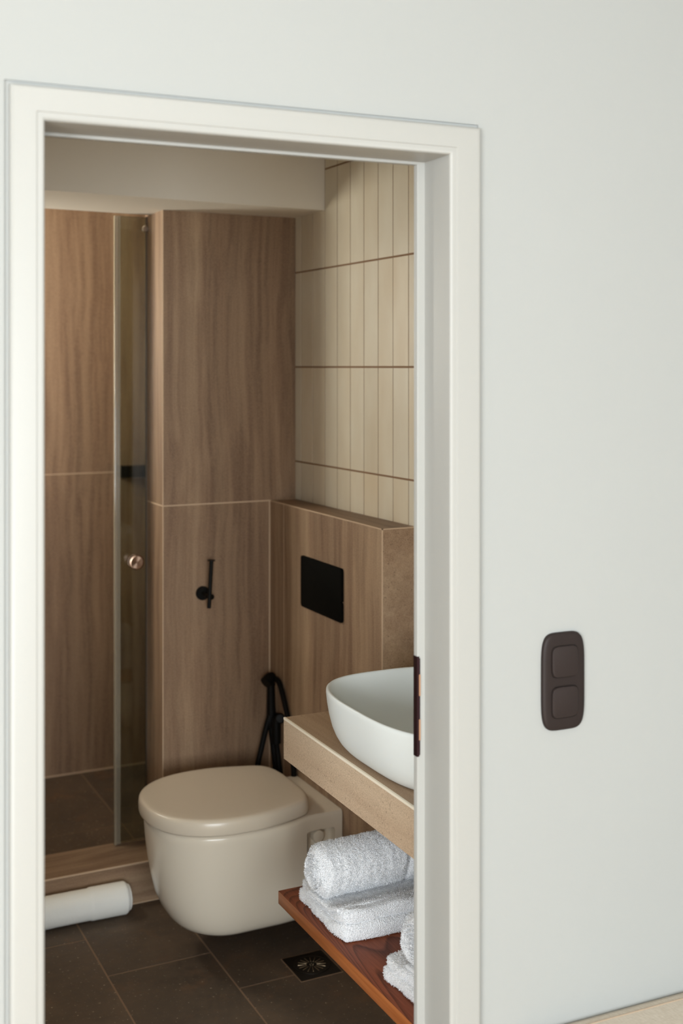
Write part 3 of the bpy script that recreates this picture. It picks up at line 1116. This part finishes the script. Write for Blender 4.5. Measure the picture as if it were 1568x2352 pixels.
# ---------------------------------------------------------------- light switch
sw = empty('light_switch', wp(1.2235, 0, 1.088), 'dark brown double light switch on the white wall right of the doorway', 'light switch')
def sw_ring(w, h, n, d, cz=0.0, cs=0.0, N_=72):
    p = []
    for i in range(N_):
        a = 2 * PI * i / N_
        c, s = math.cos(a), math.sin(a)
        p.append(wp(1.2235 + cs + w / 2 * math.copysign(abs(c) ** (2 / n), c), d, 1.0885 + cz + h / 2 * math.copysign(abs(s) ** (2 / n), s)))
    return p
mb = MB()
mb.loft([sw_ring(0.088, 0.171, 5.0, -0.0003), sw_ring(0.0885, 0.1715, 5.0, -0.004), sw_ring(0.087, 0.170, 5, -0.0068), sw_ring(0.083, 0.166, 5, -0.0082), sw_ring(0.076, 0.159, 5.5, -0.0090), sw_ring(0.064, 0.147, 6, -0.0094)])
mb.build('cover_frame', M_switch, sw, angle=60)
for k, cz in enumerate((0.0355, -0.0355)):
    mb = MB()
    def kr(w, d, n=5.0, tilt=0.0):
        pts = sw_ring(w, w, n, d, cz)
        return [(p[0], p[1] + tilt * (p[2] - 1.0885 - cz), p[2]) for p in pts]
    tl = 0.02 if k == 0 else -0.02
    mb.loft([kr(0.0545, -0.009), kr(0.0545, -0.0105, 5, tl), kr(0.0535, -0.0122, 5, tl), kr(0.0505, -0.0128, 5, tl)])
    mb.build('rocker', M_switch_key, sw, angle=50)
    mb = MB()
    mb.loft([kr(0.0570, -0.0092), kr(0.0570, -0.0096), kr(0.0555, -0.0096), kr(0.0555, -0.0092)])
    mb.build('rocker_gap', M_black, sw, angle=50)

# ---------------------------------------------------------------- armchair at the right
ac = empty('armchair', (1.57, 1.3, 0.0), 'beige linen armchair with its back to the white wall below the switch', 'armchair')
def soft(p, seed, amp=0.004):
    return p + noise.noise_vector(Vector((p.x * 7 + seed, p.y * 7, p.z * 7))) * amp
def block(name, lx, ly, lz, r, cx, cy, z0, seed, amp=0.004):
    vs, fs = rounded_grid(lx, ly, lz, r, 0.022, lambda p: soft(Vector((p.x + cx, p.y + cy, p.z + z0)), seed, amp))
    mb = MB()
    mb.add(vs, fs)
    return mb.build(name, M_linen, ac, angle=70)
AX0, AX1 = 1.17, 1.97
acx = (AX0 + AX1) / 2
vs, fs = rounded_grid(AX1 - AX0, 0.17, 0.366, 0.009, 0.012, lambda p: Vector((p.x + acx, p.y + 1.6300 - 0.0319 * (p.x + acx - 1.35), p.z + 0.121)))
mb = MB()
mb.add(vs, fs)
mb.build('backrest', M_linen, ac, angle=70)
block('arm', 0.12, 0.66, 0.27, 0.030, AX0 + 0.06, 1.18, 0.12, 2)
block('arm', 0.12, 0.66, 0.27, 0.030, AX1 - 0.06, 1.18, 0.12, 3)
block('seat', AX1 - AX0 - 0.24, 0.64, 0.20, 0.035, acx, 1.19, 0.12, 4)
mb = MB()
mb.tube([(AX0 + 0.02, 1.5445 + 0.0057, 0.4855), (AX1 - 0.02, 1.5445 - 0.0192, 0.4855)], 0.0022, 10, smooth=False)
mb.tube([(AX0 + 0.02, 1.7045 + 0.0057 - 0.014, 0.4870), (AX1 - 0.02, 1.7045 - 0.0192 - 0.014, 0.4870)], 0.0018, 10, smooth=False)
mb.build('piping', plain('taupe_piping', rgb(160, 142, 122), 0.9), ac)
for lx_ in (AX0 + 0.07, AX1 - 0.07):
    for ly_ in (0.92, 1.60):
        mb = MB().lathe([(0, 0), (0.016, 0), (0.024, 0.125), (0, 0.125)], (lx_, ly_, 0.0), (0, 0, 1), 20)
        mb.build('leg', M_walnut_edge, ac)
